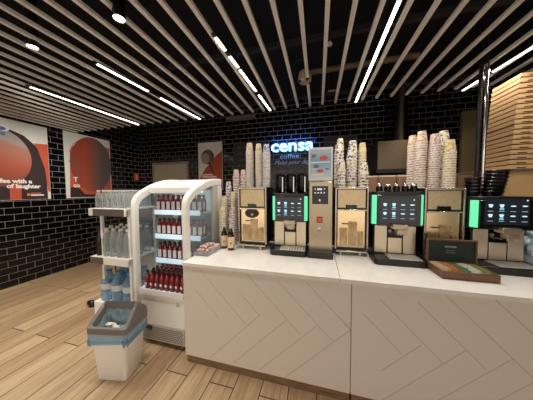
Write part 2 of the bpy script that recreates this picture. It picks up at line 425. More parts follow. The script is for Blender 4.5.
b = M(); lp(b, [(2.37,1.53),(2.41,1.53),(2.41,1.57),(2.37,1.57)], .0226); b.m(1); lp(b, [(2.42,1.525),(2.6,1.525),(2.6,1.55),(2.42,1.55)], .0226); b.m(2); lp(b, [(2.42,1.56),(2.56,1.56),(2.56,1.585),(2.42,1.585)], .0226)
b.build('logo', [mat('logo_orange', (226,140,60), .6), MORTW, mat('logo_rose', (180,90,90), .6)], r)
b = M(); lell(b, 2.14, 2.70, .07, .05, .0228); b.m(1); lell(b, 2.12, 2.69, .05, .03, .0231); lell(b, 2.13, 2.60, .03, .03, .0231)
b.build('emblem', [mat('emblem_white', (214,220,226), .5), mat('emblem_blue', (84,110,140), .5)], r)
# second poster
r = empty('wall_poster', (XL,3.43,1.47), 'smaller orange wall poster with a pale left border, nearer the room corner', 'poster', 'coffee posters')
M().box(XL+.001,XL+.02,2.965,3.915,1.455,2.90).build('board', PALE, r)
b = M(); lp(b, [(3.06,2.5),(3.12,2.65),(3.24,2.76),(3.5,2.78),(3.9,2.70),(3.9,1.47),(3.02,1.47)], .0212); b.build('background', SKIN, r)
b = M(); lp(b, [(3.03,1.47),(3.88,1.47),(3.86,1.62),(3.6,1.52),(3.3,1.54),(3.2,1.68),(3.04,1.7)], .0216); b.build('hair', HAIR, r); b = M(); lp(b, [(3.04,2.25),(3.1,2.5),(3.16,2.42),(3.12,2.15)], .0216); b.build('hair', HAIR, r)
b = M(); lell(b, 3.49, 2.24, .44, .64, .0222); b.build('face', BLUR2, r)
b = text_mesh('T', .13, on_left(XL+.0226, 3.1, 1.83), offset=.005, extrude=.0005); b.build('lettering', MORTW, r)
b = text_mesh('co', .125, on_left(XL+.0226, 3.09, 1.70), offset=.005, extrude=.0005); b.build('lettering', MORTW, r)
b = M(); lp(b, [(3.1,2.60),(3.28,2.66),(3.34,2.74),(3.2,2.72)], .0218); lell(b, 3.13, 2.49, .03, .025, .0218); b.build('emblem', MORTW, r)
# poster on the far wall
def bp(b, pts, y): return b.poly([(x, YB-y, z) for x, z in pts])
r = empty('wall_poster', (-2.85,YB,1.62), 'narrow portrait poster of a grey-haired person in orange on the far wall', 'poster', 'coffee posters')
M().box(-3.21,-2.48,YB-.02,YB-.001,1.62,2.91).build('board', PALE, r)
b = M(); bp(b, [(-3.20,1.63),(-2.49,1.63),(-2.49,2.66),(-2.62,2.58),(-2.78,2.42),(-3.0,2.2),(-3.12,2.02),(-3.2,1.9)], .0212); b.build('clothing', mat('poster_rust', (172,72,44), .7), r)
b = M(); bp(b, [(-2.95+.2*math.cos(t)+.03, 2.52+.2*math.sin(t)) for t in [i*PI/12 for i in range(24)]], .0214); b.build('hair', mat('poster_greyhair', (96,84,76), .8), r)
b = M(); bp(b, [(-2.99+.13*math.cos(t), 2.48+.15*math.sin(t)) for t in [i*PI/10 for i in range(20)]], .0218); b.build('face', mat('poster_face', (160,140,124), .8), r)
b = M(); bp(b, [(-2.9,2.35),(-2.86,2.37),(-2.72,2.05),(-2.76,2.04)], .0218); bp(b, [(-3.1,1.64),(-2.5,1.64),(-2.5,1.82),(-2.75,1.86),(-3.05,1.78)], .0218); b.build('shade', HAIR, r)
b = M()
for k, (x0, x1) in enumerate(((-3.1,-2.78),(-3.1,-2.66))): bp(b, [(x0,2.02-.06*k),(x1,2.02-.06*k),(x1,2.055-.06*k),(x0,2.055-.06*k)], .0222)
b.build('lettering', MORTW, r)
# dark menu boards on the far wall
MB = mottled('menu_dark', (44,38,32), (36,31,27), 3., .5); MT = mat('menu_text', (96,80,66), .7)
def menu_board(x0, x1, z0, z1, label):
    r = empty('menu_board', ((x0+x1)/2,YB,z0), label, 'menu board', 'dark menu boards on the far wall')
    M().box(x0,x1,YB-.03,YB-.001,z0,z1).build('board', MB, r)
    b = M(); 
    for a in ((x0,x0+.025,z0,z1),(x1-.025,x1,z0,z1),(x0+.025,x1-.025,z0,z0+.025),(x0+.025,x1-.025,z1-.025,z1)): b.box(a[0],a[1],YB-.04,YB-.03,a[2],a[3])
    b.build('frame', mat('menu_frame', (62,54,46), .5), r)
    b = M()
    for k in range(6):
        z = z1-.14-.16*k
        if z > z0+.1: b.box(x0+.1, x1-.12-.08*(k%3), YB-.033, YB-.0295, z-.014, z+.014)
    b.build('lettering', MT, r)
menu_board(-2.14,-1.28,1.62,2.85,'dark menu board behind the tall cup stacks left of the lit sign')
menu_board(.13,.85,1.62,2.83,'dark menu board behind the cup stacks right of the lit sign')
# lit lettering
r = empty('lit_wall_sign', (-.63,YB,2.5), 'glowing blue-white coffee sign in letters on the black tiled wall', 'sign')
LIT = mat('sign_letter', (220,240,255), .4, 0., (150,220,255), 1.5); DIM = mat('sign_small', (150,180,200), .4, 0., (120,150,176), .22); HAND = mat('sign_hand', (150,160,165), .4, 0., (130,138,140), .25)
b = text_mesh('censa', .40, on_back(-1.135, YB-.06, 2.545) @ Matrix.Diagonal((1.16,1,1,1)), extrude=.02, offset=.007); b.build('lettering', LIT, r)
b = text_mesh('coffee', .155, on_back(-.92, YB-.03, 2.375) @ Matrix.Diagonal((1.28,1,1,1)), extrude=.006); b.build('small_lettering', DIM, r)
b = text_mesh('Make your day', .145, on_back(-1.06, YB-.03, 2.235), extrude=.004, shear=.4); b.build('script_lettering', HAND, r)
for x in (-1.0,-.6,-.2): M().cyl((x,YB-.05,2.62), .012, .05, 'Y').build('standoff', BLACK, r)
l = bpy.data.lights.new('sign_glow', 'AREA'); l.shape = 'RECTANGLE'; l.size = 1.0; l.size_y = .2; l.energy = 9.; l.color = (.10,.26,1.)
lo = bpy.data.objects.new('sign_glow', l); COL.objects.link(lo); lo.parent = r; lo.location = (0,-.2,.22); lo.rotation_euler = (-PI/2,0,0); lo.rotation_euler = (PI/2,0,0)
# fire alarm sign + wall sensor
r = empty('fire_alarm_sign', (XL,4.665,1.92), 'small orange-red fire alarm sign on the left wall by the corner', 'sign')
M().box(XL+.001,XL+.012,4.59,4.74,1.92,2.135).build('plate', mat('sign_orange', (206,84,40), .5), r)
b = M(); lp(b, [(4.635,1.95),(4.70,1.95),(4.70,2.01),(4.635,2.01)], .0125); lp(b, [(4.65,2.02),(4.69,2.02),(4.70,2.09),(4.64,2.09)], .0125); b.build('symbol', mat('sign_pale', (226,190,150), .5), r)
tag(M().box(XL+.001,XL+.05,3.58,3.73,3.23,3.33).build('wall_sensor', mat('sensor_pink', (140,112,104), .5), origin=(XL,3.66,3.23), bev=.01), 'small pale sensor box high on the left wall', 'sensor')

# ------------------------------------------------------------------ extractor hood
r = empty('extractor_hood', (1.29,YB,1.97), 'steel extractor hood with round flue on the far wall', 'extractor hood')
b = M(); b.prism([(YB-.002,1.97),(4.0,1.97),(4.0,2.48),(4.05,2.49),(YB-.002,2.49)], 1.05, 1.53, 'YZ'); b.build('canopy', HOODS, r, bev=.004)
M().box(1.03,1.55,3.98,YB-.003,1.90,1.968).build('underside_slab', BLACK, r)  # flat black slab just below the canopy
b = M(); b.cyl((1.555,4.42,2.49), .105, 1.26, seg=32); b.build('flue', HOODS, r)
b = M(); b.box(1.45,1.66,4.30,4.55,2.485,2.50); b.build('collar', STEEL, r)

# ------------------------------------------------------------------ service counter
CT, CF, CB, CL, CR, SEAM = .92, 1.57, 2.50, -1.245, 2.62, .25
def groove(b, x0, z0, x1, z1, w=.0045, y=CF-.0006):
    d = Vector((x1-x0, z1-z0)).normalized(); n = Vector((-d.y, d.x))*w/2
    b.poly([(x0+n.x,y,z0+n.y),(x1+n.x,y,z1+n.y),(x1-n.x,y,z1-n.y),(x0-n.x,y,z0-n.y)])
def cabinet(x0, x1, downs, ups, label):
    r = empty('counter_cabinet', ((x0+x1)/2, (CF+CB)/2, FL), label, 'counter', 'white counter cabinets')
    M().box(x0,x1,CF+.02,CB,.0,.885).build('carcass', PANEL, r)
    b = M(); b.box(x0+(.0 if x0 < 0 else .003),x1,CF,CF+.02,.0,.885); b.m(1)
    for c, z0, z1 in downs: groove(b, c-z0, z0, c-z1, z1)
    for d, z0, z1 in ups: groove(b, d+z0, z0, d+z1, z1)
    b.build('front_panel', [PANEL, GROOVE], r, fix=False)
    M().box(x0+.01,x1,CF+.012,CF+.03,FL,.0).build('kickboard', KICK, r)
    return r
cabinet(CL, SEAM, [(-.45,.66,.42),(-.2,.86,.41),(.03,.69,.51),(.275,.88,.405),(.52,.83,.40),(.77,.85,.52)],
        [(-1.0,.02,.52),(-.765,.02,.51),(-.51,.02,.51),(-.27,.015,.515)], 'white herringbone-grooved counter cabinet next to the fridge')
cabinet(SEAM+.004, CR, [(.77,.59,.51),(1.0,.67,.395),(1.24,.79,.39),(1.49,.80,.40),(1.727,.88,.40),(2.0,.88,.40),(2.25,.88,.40),(2.5,.88,.4),(2.75,.88,.4)],
        [(.225,.24,.49),(.468,.01,.508),(.72,.01,.508),(.96,.01,.508),(1.2,.01,.508),(1.45,.01,.508),(1.7,.01,.508),(1.95,.01,.5)], 'white herringbone-grooved counter cabinet at the right edge of the photo')
b = M(); b.box(CL-.005,.168,CF-.012,CB,.886,CT); b.box(.171,CR,CF-.012,CB,.886,CT)
tag(b.build('worktop', QUARTZ, origin=((CL+CR)/2,2.03,.886), bev=.003), 'long glossy white stone worktop carrying the drinks machines', 'worktop')

# ------------------------------------------------------------------ drinks fridge
FX0, FX1, FY0, FY1 = -1.975, -1.265, 1.66, 2.42
r = empty('drinks_fridge', ((FX0+FX1)/2, 2.04, FL), 'white curved-top glass drinks fridge full of red bottles beside the counter', 'fridge')
arc_o = [(1.66,1.44),(1.67,1.50),(1.70,1.548),(1.76,1.595),(1.84,1.64),(1.93,1.68),(2.03,1.715),(2.14,1.74),(2.26,1.753),(2.42,1.758)]
arc_i = [(2.42,1.66),(2.26,1.662),(2.16,1.65),(2.05,1.62),(1.95,1.585),(1.86,1.548),(1.79,1.51),(1.742,1.465),(1.725,1.42)]
prof = [(1.66,.12)] + arc_o + arc_i + [(1.725,.12)]
for x0, x1 in ((FX0+.004,FX0+.06),(FX1-.062,FX1)):
    M().prism(prof, x0, x1, 'YZ').build('side_frame', WHITE, r, bev=.016)
hood = [(2.42,1.752),(2.26,1.747),(2.14,1.734),(2.03,1.709),(1.93,1.674),(1.86,1.643),(1.86,1.572),(1.875,1.572),(1.95,1.60),(2.42,1.61)]
M().prism(hood, FX0+.055, FX1-.058, 'YZ').build('top_hood', WHITE, r, bev=.008)
M().box(FX0+.005,FX1-.005,2.30,2.42,.0,1.70).build('back_panel', WHITE, r, bev=.006)
for x0 in (FX0+.03, FX1-.036):
    b = M(); b.prism([(1.745,.54),(1.745,1.43),(1.80,1.515),(1.95,1.60),(2.16,1.665),(2.31,1.67),(2.31,.54)], x0, x0+.006, 'YZ'); b.build('side_glass', GLASS, r)
b = M(); b.box(FX0+.01,FX1-.01,1.70,2.41,-.045,.50); b.box(FX0+.085,FX1-.062,1.672,1.70,.15,.50)
b.build('base_cabinet', WHITE, r, bev=.006)
# side rear column seen beside the glass
M().box(FX1-.045,FX1-.002,2.19,2.31,.5,1.69).build('rear_column', mat('fridge_rear', (196,190,180), .4), r, bev=.006)
b = M(); b.box(FX0+.086,FX1-.063,1.664,2.31,.50,.515); b.m(1).box(FX0+.086,FX1-.063,1.655,1.664,.485,.545)
b.build('deck', [mat('deck_white', (225,228,230), .4), mat('deck_rim', (240,240,240), .3)], r)
b = M(); b.box(FX0+.086,FX1-.063,1.664,1.672,-.02,.15); b.m(1)
for i in range(26):
    for j in range(7):
        x = FX0+.10+.0205*i + (.010 if j % 2 else 0); z = -.005+.0205*j
        b.box(x, x+.010, 1.6625, 1.6645, z, z+.012)
b.build('vent_grille', [mat('grille_grey', (188,182,172), .5), mat('grille_hole', (70,64,58), .8)], r, fix=False)
M().box(FX0+.16,FX0+.24,1.657,1.664,.10,.14).build('control_display', BLACKG, r)
M().box(-1.42,-1.385,1.668,1.672,.39,.43).build('sticker', mat('sticker_grey', (190,184,176), .6), r)
for x in (FX0+.06,FX1-.06):
    for y in (1.74,2.36): M().cyl((x,y,FL), .022, .04).build('foot', BLACK, r)
SHZ = (1.35,1.055,.755)
for z in SHZ:
    s = M().box(FX0+.04,FX1-.04,1.96,2.31,z-.012,z).build('shelf', mat('shelf_white', (222,226,230), .4), r)
    M().box(FX0+.04,FX1-.04,1.948,1.96,z-.035,z+.022).build('price_strip', mat('price_strip', (214,230,240), .35, 0., (196,226,245), .55), s)
M().box(FX0+.1,FX1-.08,2.05,2.08,1.582,1.592).build('inner_light', mat('fridge_light', (240,250,255), .4, 0., (222,238,255), 9.), r)
M().box(FX0+.1,FX1-.08,2.295,2.30,.53,1.30).build('rear_liner', mat('fridge_liner', (150,160,170), .5), r)
M().box(FX0+.1,FX1-.08,1.985,2.02,.706,.716).build('inner_light', MATS['fridge_light'], r)  # added glowing bar under the lowest shelf, brightens the bottles below

def red_bottle(loc, label, group, plain=False):
    o = empty('juice_bottle', loc, label, 'bottle', group); x, y, z = loc
    b = M(); b.lathe([(.026,0),(.0285,.007),(.0285,.117),(.024,.142),(.0125,.166),(.0115,.185)], loc, 12); b.build('bottle_body', REDB, o)
    b = M(); b.cyl((x,y,z+.178), .016, .024, seg=12); b.build('cap', CAPD, o)
    b = M()
    if plain: b.ell((x,y-.0292,z+.06), .014, .016, 14)
    else: b.loft([[Vector((x+.0292*math.cos(t), y+.0292*math.sin(t), z+h)) for t in [-2.35+1.75*k/8 for k in range(9)]] for h in (.03,.122)], close=False)
    b.build('bottle_label', LABELW, o, fix=False)
    return o
first = None
def put_red(x, y, z, label, group):
    global first
    if first is None: first = red_bottle((x,y,z), label, group); return first
    return dup(first, (x,y,z), label, group)
def put_deck(x, y, z, label, group):
    global firstd
    if firstd is None: firstd = red_bottle((x,y,z), label, group, True); return firstd
    return dup(firstd, (x,y,z), label, group)
firstd = None
rows = ('front','second','third','fourth','fifth')
sname = ('top','middle','bottom')
for si, z in enumerate(SHZ):
    for row in range(2):
        for k in range(9):
            put_red(-1.905+.0725*k, 1.995+.072*row, z, 'red juice bottle on the %s fridge shelf, %s row, %s from the left' % (sname[si], rows[row], nth(k+1)), 'red bottles on the fridge shelves')
for row in range(5):
    for k in range(8):
        put_deck(-1.845+.0655*k+(.016 if row % 2 else 0), 1.735+.068*row, .515, 'dark-capped red bottle on the fridge deck, %s row, %s from the left' % (rows[row], nth(k+1)), 'dark-capped bottles on the fridge deck')

# ------------------------------------------------------------------ water rack
RX0, RX1, RY0, RY1 = -2.635, -2.065, 1.70, 2.16
r = empty('water_rack', ((RX0+RX1)/2, 1.93, FL), 'white and grey two-shelf rack of water bottles left of the fridge', 'rack')
M().box(RX0,RX1+.02,RY0,RY1,FL,.265).build('base', WHITE, r, bev=.006)
GW = mottled('rack_grey_wood', (112,100,90), (86,76,68), 5., .5, 4., (3,3,20))
for z, a, bb in ((1.40,RX0+.075,RX1-.03),(.825,RX0,RX0+.20)):
    s = M().box(RX0,RX1,RY0,RY1,z-.02,z).build('shelf', WHITE, r)
    M().box(RX0,RX1,RY0-.012,RY0,z-.085,z).build('shelf_front', WHITE, s, bev=.003)
    M().box(a,bb,RY0-.016,RY0-.012,z-.085,z-.004).build('price_strip', GW, s)
for x in (RX0+.11,RX1-.04):
    for y in (RY0+.06,RY1-.04): M().box(x-.015,x+.015,y-.015,y+.015,.265,1.382).build('post', WHITE, r, bev=.003)
M().box(RX0+.05,RX1-.02,RY1-.012,RY1-.002,1.24,1.36).build('back_rail', mat('rack_tan', (150,100,70), .6), r)
def bottle(name, loc, h, rad, body, cap, label, group, capn='cap', lab=None):
    o = empty(name, loc, label, 'bottle', group); x, y, z = loc
    b = M(); b.lathe([(rad*.9,0),(rad,.01),(rad,h*.28),(rad*.94,h*.33),(rad,h*.38),(rad,h*.60),(rad*.8,h*.74),(rad*.42,h*.88),(rad*.4,h*.93)], loc, 14); b.build('bottle_body', body, o)
    b = M(); b.cyl((x,y,z+h*.92), rad*.47, h*.08, seg=12); b.build(capn, cap, o)
    if lab:
        b = M(); b.lathe([(rad*1.01,h*.39),(rad*1.01,h*.58)], loc, 14, caps=False); b.build('bottle_label', lab, o, fix=False)
    return o
b0 = None
for row in range(4):
    for k in range(6):
        p = (RX0+.075+.084*k, RY0+.06+.098*row, 1.40); lb = 'small clear water bottle on the top rack shelf, %s row, %s from the left' % (rows[row], nth(k+1))
        if b0 is None: b0 = bottle('water_bottle', p, .215, .036, CLEAR, CAPW, lb, 'small water bottles on the rack', lab=None)
        else: dup(b0, p, lb)
b1 = None; SODA = glassy('dark_soda', (60,50,46), .6, .08, (52,44,40))
for row in range(3):
    for k in range(5):
        p = (RX0+.065+.107*k, RY0+.065+.13*row, .825)
        if row == 0 and k == 0:
            bottle('soda_bottle', p, .33, .045, SODA, CAPD, 'dark cola bottle at the left end of the middle rack shelf', 'tall bottles on the rack'); continue
        lb = 'tall clear water bottle on the middle rack shelf, %s row, %s from the left' % (rows[row], nth(k+1))
        if b1 is None: b1 = bottle('water_bottle', p, .335, .046, CLEAR, CAPW, lb, 'tall bottles on the rack', lab=None)
        else: dup(b1, p, lb)
b2 = None
for row in range(2):
    for k in range(3):
        p = (RX0+.105+.175*k, RY0+.11+.19*row, .265); lb = 'big blue water jug on the rack base, %s row, %s from the left' % (rows[row], nth(k+1))
        if b2 is None: b2 = bottle('water_jug', p, .36, .084, BLUEJ, mat('cap_blue', (70,130,180), .4), lb, 'blue water jugs on the rack base', lab=mat('jug_label', (196,200,206), .6))
        else: dup(b2, p, lb)
# trolley behind the rack: pale handle and black castor are what shows
r = empty('service_trolley', (-3.0,2.16,FL), 'low dark trolley with a pale handle behind the water rack', 'trolley')
M().box(-3.11,-2.72,2.13,2.16,.99,1.02).build('handle', mat('handle_pale', (206,168,140), .5), r, bev=.005)
for x in (-2.86,-2.70): M().cyl((x,2.145,.06), .008, .94, seg=10).build('upright', BLACK, r)
M().box(-2.93,-2.68,2.06,2.24,.03,.06).build('platform', BLACK, r, bev=.004)
for x, y in ((-2.905,2.085),(-2.705,2.085),(-2.905,2.215),(-2.705,2.215)): M().cyl((x-.012,y,FL+.045), .045, .024, 'X', 20).build('castor', BLACKG, r)
r = empty('power_adapter', (-3.2,2.03,FL), 'black power adapter with cable on the floor left of the rack', 'adapter')
b = M(); b.sph((-3.2,2.03,FL+.045), .05, (1.5,.8,.9)); b.build('casing', BLACK, r)
b = M(); b.tube([(-3.13,2.03,FL+.05),(-3.05,2.02,FL+.12),(-3.0,2.0,FL+.12),(-3.03,1.98,FL+.03),(-2.9,1.95,FL+.012),(-2.75,1.92,FL+.07),(-2.68,1.9,.05),(-2.66,1.88,.30)], .009, 8); b.build('cable', BLACK, r)

# ------------------------------------------------------------------ waste bin
BC = Vector((-1.778,1.345,FL)); BR = math.radians(11)
r = empty('waste_bin', BC, 'white waste bin with grey open lid and blue liner in front of the fridge', 'waste bin')
def rr(w, d, z, cx=0., cy=0., rad=.03, n=5):
    out = []
    for sx, sy, a0 in ((1,1,0),(-1,1,PI/2),(-1,-1,PI),(1,-1,3*PI/2)):
        for i in range(n):
            a = a0 + i*PI/2/(n-1)
            out.append(Vector((cx+sx*(w/2-rad)+rad*math.cos(a), cy+sy*(d/2-rad)+rad*math.sin(a), z)))
    return out
def place(L): return [Matrix.Rotation(BR, 3, 'Z') @ p + BC for p in L]
b = M(); b.loft([place(rr(.26,.20,.0)), place(rr(.27,.215,.01)), place(rr(.325,.262,.47)), place(rr(.315,.252,.47)), place(rr(.26,.205,.02))], True, True, True)
b.build('bin_body', WHITE, r)
# liner skirt folded over the rim
def skirt(z, w, d, amp, ph):
    L = rr(w, d, z, n=9); n = len(L); out = []
    for i, p in enumerate(L):
        q = Vector((p.x, p.y, 0)); s = 1 + amp*math.sin(i*2.3+ph) + amp*.6*math.sin(i*5.1+ph*2)
        out.append(Vector((q.x*s, q.y*s, p.z + amp*.35*math.sin(i*1.27+ph))))
    return out
b = M(); b.loft([place(skirt(.49,.345,.28,.0,0)), place(skirt(.455,.352,.29,.012,1)), place(skirt(.425,.354,.294,.022,2)), place(skirt(.40,.352,.292,.03,3.2))])
b.build('liner', glassy('pale_liner', (190,214,228), .5, .3, (178,200,214)), r, fix=False)
b = M(); b.loft([place(skirt(.402,.354,.294,.03,3.2)), place(skirt(.375,.352,.292,.034,3.9)), place(skirt(.345,.344,.284,.05,5))])
b.build('liner_edge', LINER, r, fix=False)
# lid: skirt, raised hood behind a sloping opening
def sec(fr):   # outer loop of the lid's upper frame: front low, back high
    return fr
W2, D2 = .185, .145
outer0 = rr(.372,.298,.455); outer1 = rr(.372,.298,.50); 
def topz(y):   # height of the hood's sloping frame over the depth
    t = (y + D2)/(2*D2)
    if t < .62: return .505 + .145*max(0., (t-.06)/.56)
    return .65 - .115*(t-.62)/.38
def ring(w, d, rad, dz, cy=0., inset_top=0.):
    L = rr(w, d, 0, 0, cy, rad, n=9)
    # denser along the sides so that the slope reads
    out = []
    for i in range(len(L)):
        a, c = L[i], L[(i+1) % len(L)]
        m = max(1, int((a-c).length/.03))
        for j in range(m): out.append(a.lerp(c, j/m))
    for p in out:
        p.z = topz(p.y) + dz
        k = 1 - .55*inset_top*max(0., (p.z-.505))
        p.x *= k
    return out
o1 = ring(.368,.294,.035,0,0,1.); n1 = len(o1)
flat = ring(.368,.294,.035,0,0,0.)
base = [Vector((p.x*1.012,p.y*1.012,.455)) for p in flat]; base2 = [Vector((p.x*1.012,p.y*1.012,.498)) for p in flat]
def nearest_loop(w, d, cy, rad, dz, clampy=None, top=1.):
    """an inner loop with as many points as the outer one"""
    out = []
    for p in o1:
        x = p.x*w/.368; y = cy + p.y*d/.294
        q = Vector((x, y, topz(y)+dz)); out.append(q)
    return out
inn = nearest_loop(.30,.165,-.042,.03,0.)
inn2 = [Vector((p.x*.985, p.y, p.z-.03)) for p in inn]
inn3 = [Vector((p.x*.98, p.y*1.0+.0, .44)) for p in inn]
b = M(); b.loft([place(base), place(base2), place(o1), place(inn), place(inn2), place(inn3)])
b.build('bin_lid', GREYP, r, fix=True, ang=50)
b = M(); b.loft([place([Vector((p.x*.96,p.y*.97-.002,max(.465,p.z-.075)+.010*math.sin(i*1.9))) for i, p in enumerate(inn)]), place([Vector((p.x*.8,p.y*.8-.005,.40+.02*math.sin(i*2.7))) for i, p in enumerate(inn)]), place([Vector((p.x*.4,p.y*.5-.01,.42+.02*math.sin(i*1.1))) for i, p in enumerate(inn)])], True, False, True)
b.build('liner_bag', mottled('bag_inside', (150,172,176), (104,128,136), 22., .3), r, fix=True)
for k in range(7):
    q = place([Vector((random.uniform(-.10,.10), random.uniform(-.11,.03), .44+random.uniform(-.01,.015)))])[0]
    b = M(); b.sph((0,0,0), .028, (1.2,.9,.6), 9, 6)
    for v in b.bm.verts: v.co *= 1+random.uniform(-.3,.3)
    bmesh.ops.translate(b.bm, verts=b.bm.verts, vec=q)
    o = b.build('crumpled_tissue', MATS['print_white'], origin=q, ang=10)
    tag(o, 'crumpled white paper lying in the open waste bin', 'waste paper', 'crumpled paper in the waste bin')

# ------------------------------------------------------------------ coffee machines
def icon(b, x, z, y, kind):
    b.m(0)
    if kind in (0,1,4,5):
        b.ell((x,y,z+.012), .017, .007, 14); b.poly([(x-.014,y-.0002,z+.01),(x+.014,y-.0002,z+.01),(x+.009,y-.0002,z-.008),(x-.009,y-.0002,z-.008)])
        if kind in (1,5): b.m(1); b.box(x-.014,x+.014,y-.0006,y,z-.028,z-.013)
    else:
        b.ell((x,y,z+.004), .018, .006, 14)
    b.m(2); b.box(x-.018,x+.018,y-.0006,y,z-.042,z-.037)
def coffee_machine(X, Y, label, w=.42, h=.655, depth=.40):
    Z = CT
    r = empty('coffee_machine', (X, Y+depth/2, Z), label, 'coffee machine', 'touch screen coffee machines')
    # dark body with a recessed drinks bay
    b = M(); b.box(X-.182,X+.176,Y+.08,Y+depth,Z+.02,Z+.34); b.box(X-w/2+.02,X+w/2-.02,Y+.09,Y+depth,Z+.33,Z+h)
    b.prism([(X-w/2+.035,Y+.006),(X-w/2,Y+.05),(X-w/2,Y+.14),(X+w/2,Y+.14),(X+w/2,Y+.05),(X+w/2-.035,Y+.006)], Z+.338, Z+h, 'XY')
    b.build('housing', BLACK, r, bev=.005)
    b = M(); b.prism([(X-w/2+.0,Y+.09),(X-w/2,Y-.09),(X-w/2+.02,Y-.115),(X+w/2-.03,Y-.115),(X+w/2-.005,Y-.09),(X+w/2,Y+.09)], Z, Z+.058, 'XY'); b.build('drip_tray', BLACK, r, bev=.006)
    b = M(); b.box(X-.09,X+.165,Y-.10,Y+.055,Z+.058,Z+.064); b.m(1)
    for k in range(9): b.box(X-.08+.028*k,X-.08+.028*k+.014,Y-.092,Y+.04,Z+.0642,Z+.0648)
    b.build('drip_grid', [mat('grid_steel', (226,222,214), .35, .6), mat('grid_gap', (150,146,140), .5)], r, fix=False)
    for a, c, z1 in ((-.176,-.068,.335),(-.060,.060,.218),(.068,.172,.335)):
        M().box(X+a,X+c,Y+.06,Y+.09,Z+.066,Z+z1).build('steel_panel', STEELP, r, bev=.003)
    b = M(); b.box(X-.07,X+.07,Y+.072,Y+.082,Z+.215,Z+.335); b.build('drinks_bay', BLACKG, r)
    b = M(); b.tube([(X-.05,Y+.068,Z+.27),(X-.03,Y+.062,Z+.255),(X-.01,Y+.062,Z+.26),(X+.02,Y+.062,Z+.25),(X+.05,Y+.064,Z+.262)], .004, 6); b.cyl((X-.045,Y+.052,Z+.285), .014, .02, 'Y'); b.build('milk_tube', mat('tube_grey', (150,145,138), .3, .5), r)
    b = M(); b.box(X-.055,X+.065,Y-.055,Y+.03,Z+.318,Z+.362); b.box(X-.02,X+.058,Y-.05,Y+.02,Z+.272,Z+.318)
    for dx in (-.006,.018,.042): b.cyl((X+dx,Y-.03,Z+.258), .006, .016, seg=10)
    b.build('spout', mat('spout_steel', (186,170,150), .3, .8), r, bev=.004)
    M().box(X-w/2+.04,X+w/2-.038,Y-.012,Y+.006,Z+.345,Z+h-.03).build('screen_bezel', BLACKG, r, bev=.004)
    s = M().box(X-.15,X+.135,Y-.0135,Y-.0118,Z+.385,Z+.598).build('screen', SCREEN, r)
    for i in range(4):
        for j in range(2):
            b = M(); icon(b, X-.112+.073*i, Z+.535-.082*j, Y-.0142, i+4*j); b.build('icon', [ICON, ICONB, TEXTW], s, fix=False)
    b = M(); b.ell((X+.12,Y-.0142,Z+.585), .006, .006, 10); b.build('icon', ICON, s, fix=False)
    for q in (-1, 1):
        b = M(); b.prism([(X+q*(w/2-.034),Y-.004),(X+q*(w/2-.004),Y+.028),(X+q*(w/2-.004),Y+.049),(X+q*(w/2-.038),Y+.004)], Z+.352, Z+h-.03, 'XY'); b.build('light_strip', GREEN, r)
    return r
m1 = coffee_machine(-.296, 2.08, 'touch screen coffee machine with tall dark hoppers, next to the hot water dispenser', .388, .645)
m2 = coffee_machine(.717, 2.045, 'touch screen coffee machine with small glass jars on top, middle of the counter', .43, .66, .42)
m3 = coffee_machine(1.497, 2.045, 'touch screen coffee machine at the right edge, behind the tea box', .44, .615, .42)
# hoppers of the first machine
for x, y in ((-.425,2.25),(-.30,2.25),(-.175,2.25)):
    b = M(); b.lathe([(.044,1.566),(.05,1.58),(.060,1.76),(.056,1.78),(.02,1.785)], (x,y,0), 20); o = b.build('bean_hopper', SMOKE, m1)
    b = M(); b.lathe([(.036,1.568),(.040,1.70)], (x,y,0), 16); b.build('beans', mat('coffee_beans', (40,24,16), .5), o)
    M().box(x+.03,x+.04,y-.054,y-.04,1.58,1.75).build('handle', CHROME, o)
# small jars on the second machine
j0 = None
for k, x in enumerate((.585,.665,.735,.815,.88)):
    p = (x, 2.15+.02*(k % 2), CT+.66); lb = 'small chrome-lidded glass jar, %s from the left atop the middle coffee machine' % nth(k+1)
    if j0 is None:
        j0 = empty('sugar_jar', p, lb, 'jar', 'small jars atop the middle coffee machine')
        b = M(); b.lathe([(.026,0),(.03,.004),(.03,.045),(.022,.055)], p, 14); b.build('jar_body', SMOKE, j0)
        b = M(); b.lathe([(.024,.054),(.024,.07),(.016,.078)], p, 14); b.build('lid', CHROME, j0)
    else: dup(j0, p, lb)

# ------------------------------------------------------------------ hot water dispenser
r = empty('hot_water_dispenser', (.028,2.25,CT), 'slim brushed steel hot water tower with a black touch panel', 'water dispenser')
M().box(-.09,.145,2.08,2.44,CT+.0,1.685).build('tower', STEELV, r, bev=.006)
M().box(-.092,.147,1.965,2.085,CT,CT+.055).build('drip_tray', mat('tray_dark', (52,50,48), .4, .4), r, bev=.006)
M().box(-.075,.13,1.98,2.075,CT+.055,CT+.06).build('drip_grid', mat('grid_dark', (84,80,76), .35, .8), r)
s = M().box(-.058,.10,2.073,2.081,1.455,1.64).build('touch_panel', BLACKG, r, bev=.012)
b = M()
for i in range(4): b.box(-.035+.03*i,-.02+.03*i,2.0715,2.0725,1.565,1.578)
b.box(-.034,-.022,2.0715,2.0725,1.605,1.615); b.box(.058,.07,2.0715,2.0725,1.605,1.615); b.box(-.008,.04,2.0715,2.0725,1.60,1.618); b.box(.01,.025,2.0715,2.0725,1.485,1.505)
b.build('symbols', mat('panel_symbol', (214,214,220), .5, 0., (200,200,210), .5), s)
RED = mat('label_red', (190,52,30), .6)
b = M(); b.box(-.012,.048,2.0785,2.08,1.26,1.325); b.m(1).box(.0,.036,2.078,2.0786,1.275,1.31); b.build('hot_label', [RED, mat('label_red_light', (214,120,90), .6)], r)
b = M(); b.cyl((.018,2.045,1.205), .014, .04, 'Y'); b.cyl((.018,2.045,1.175), .007, .03, seg=12); b.build('spout', CHROME, r)
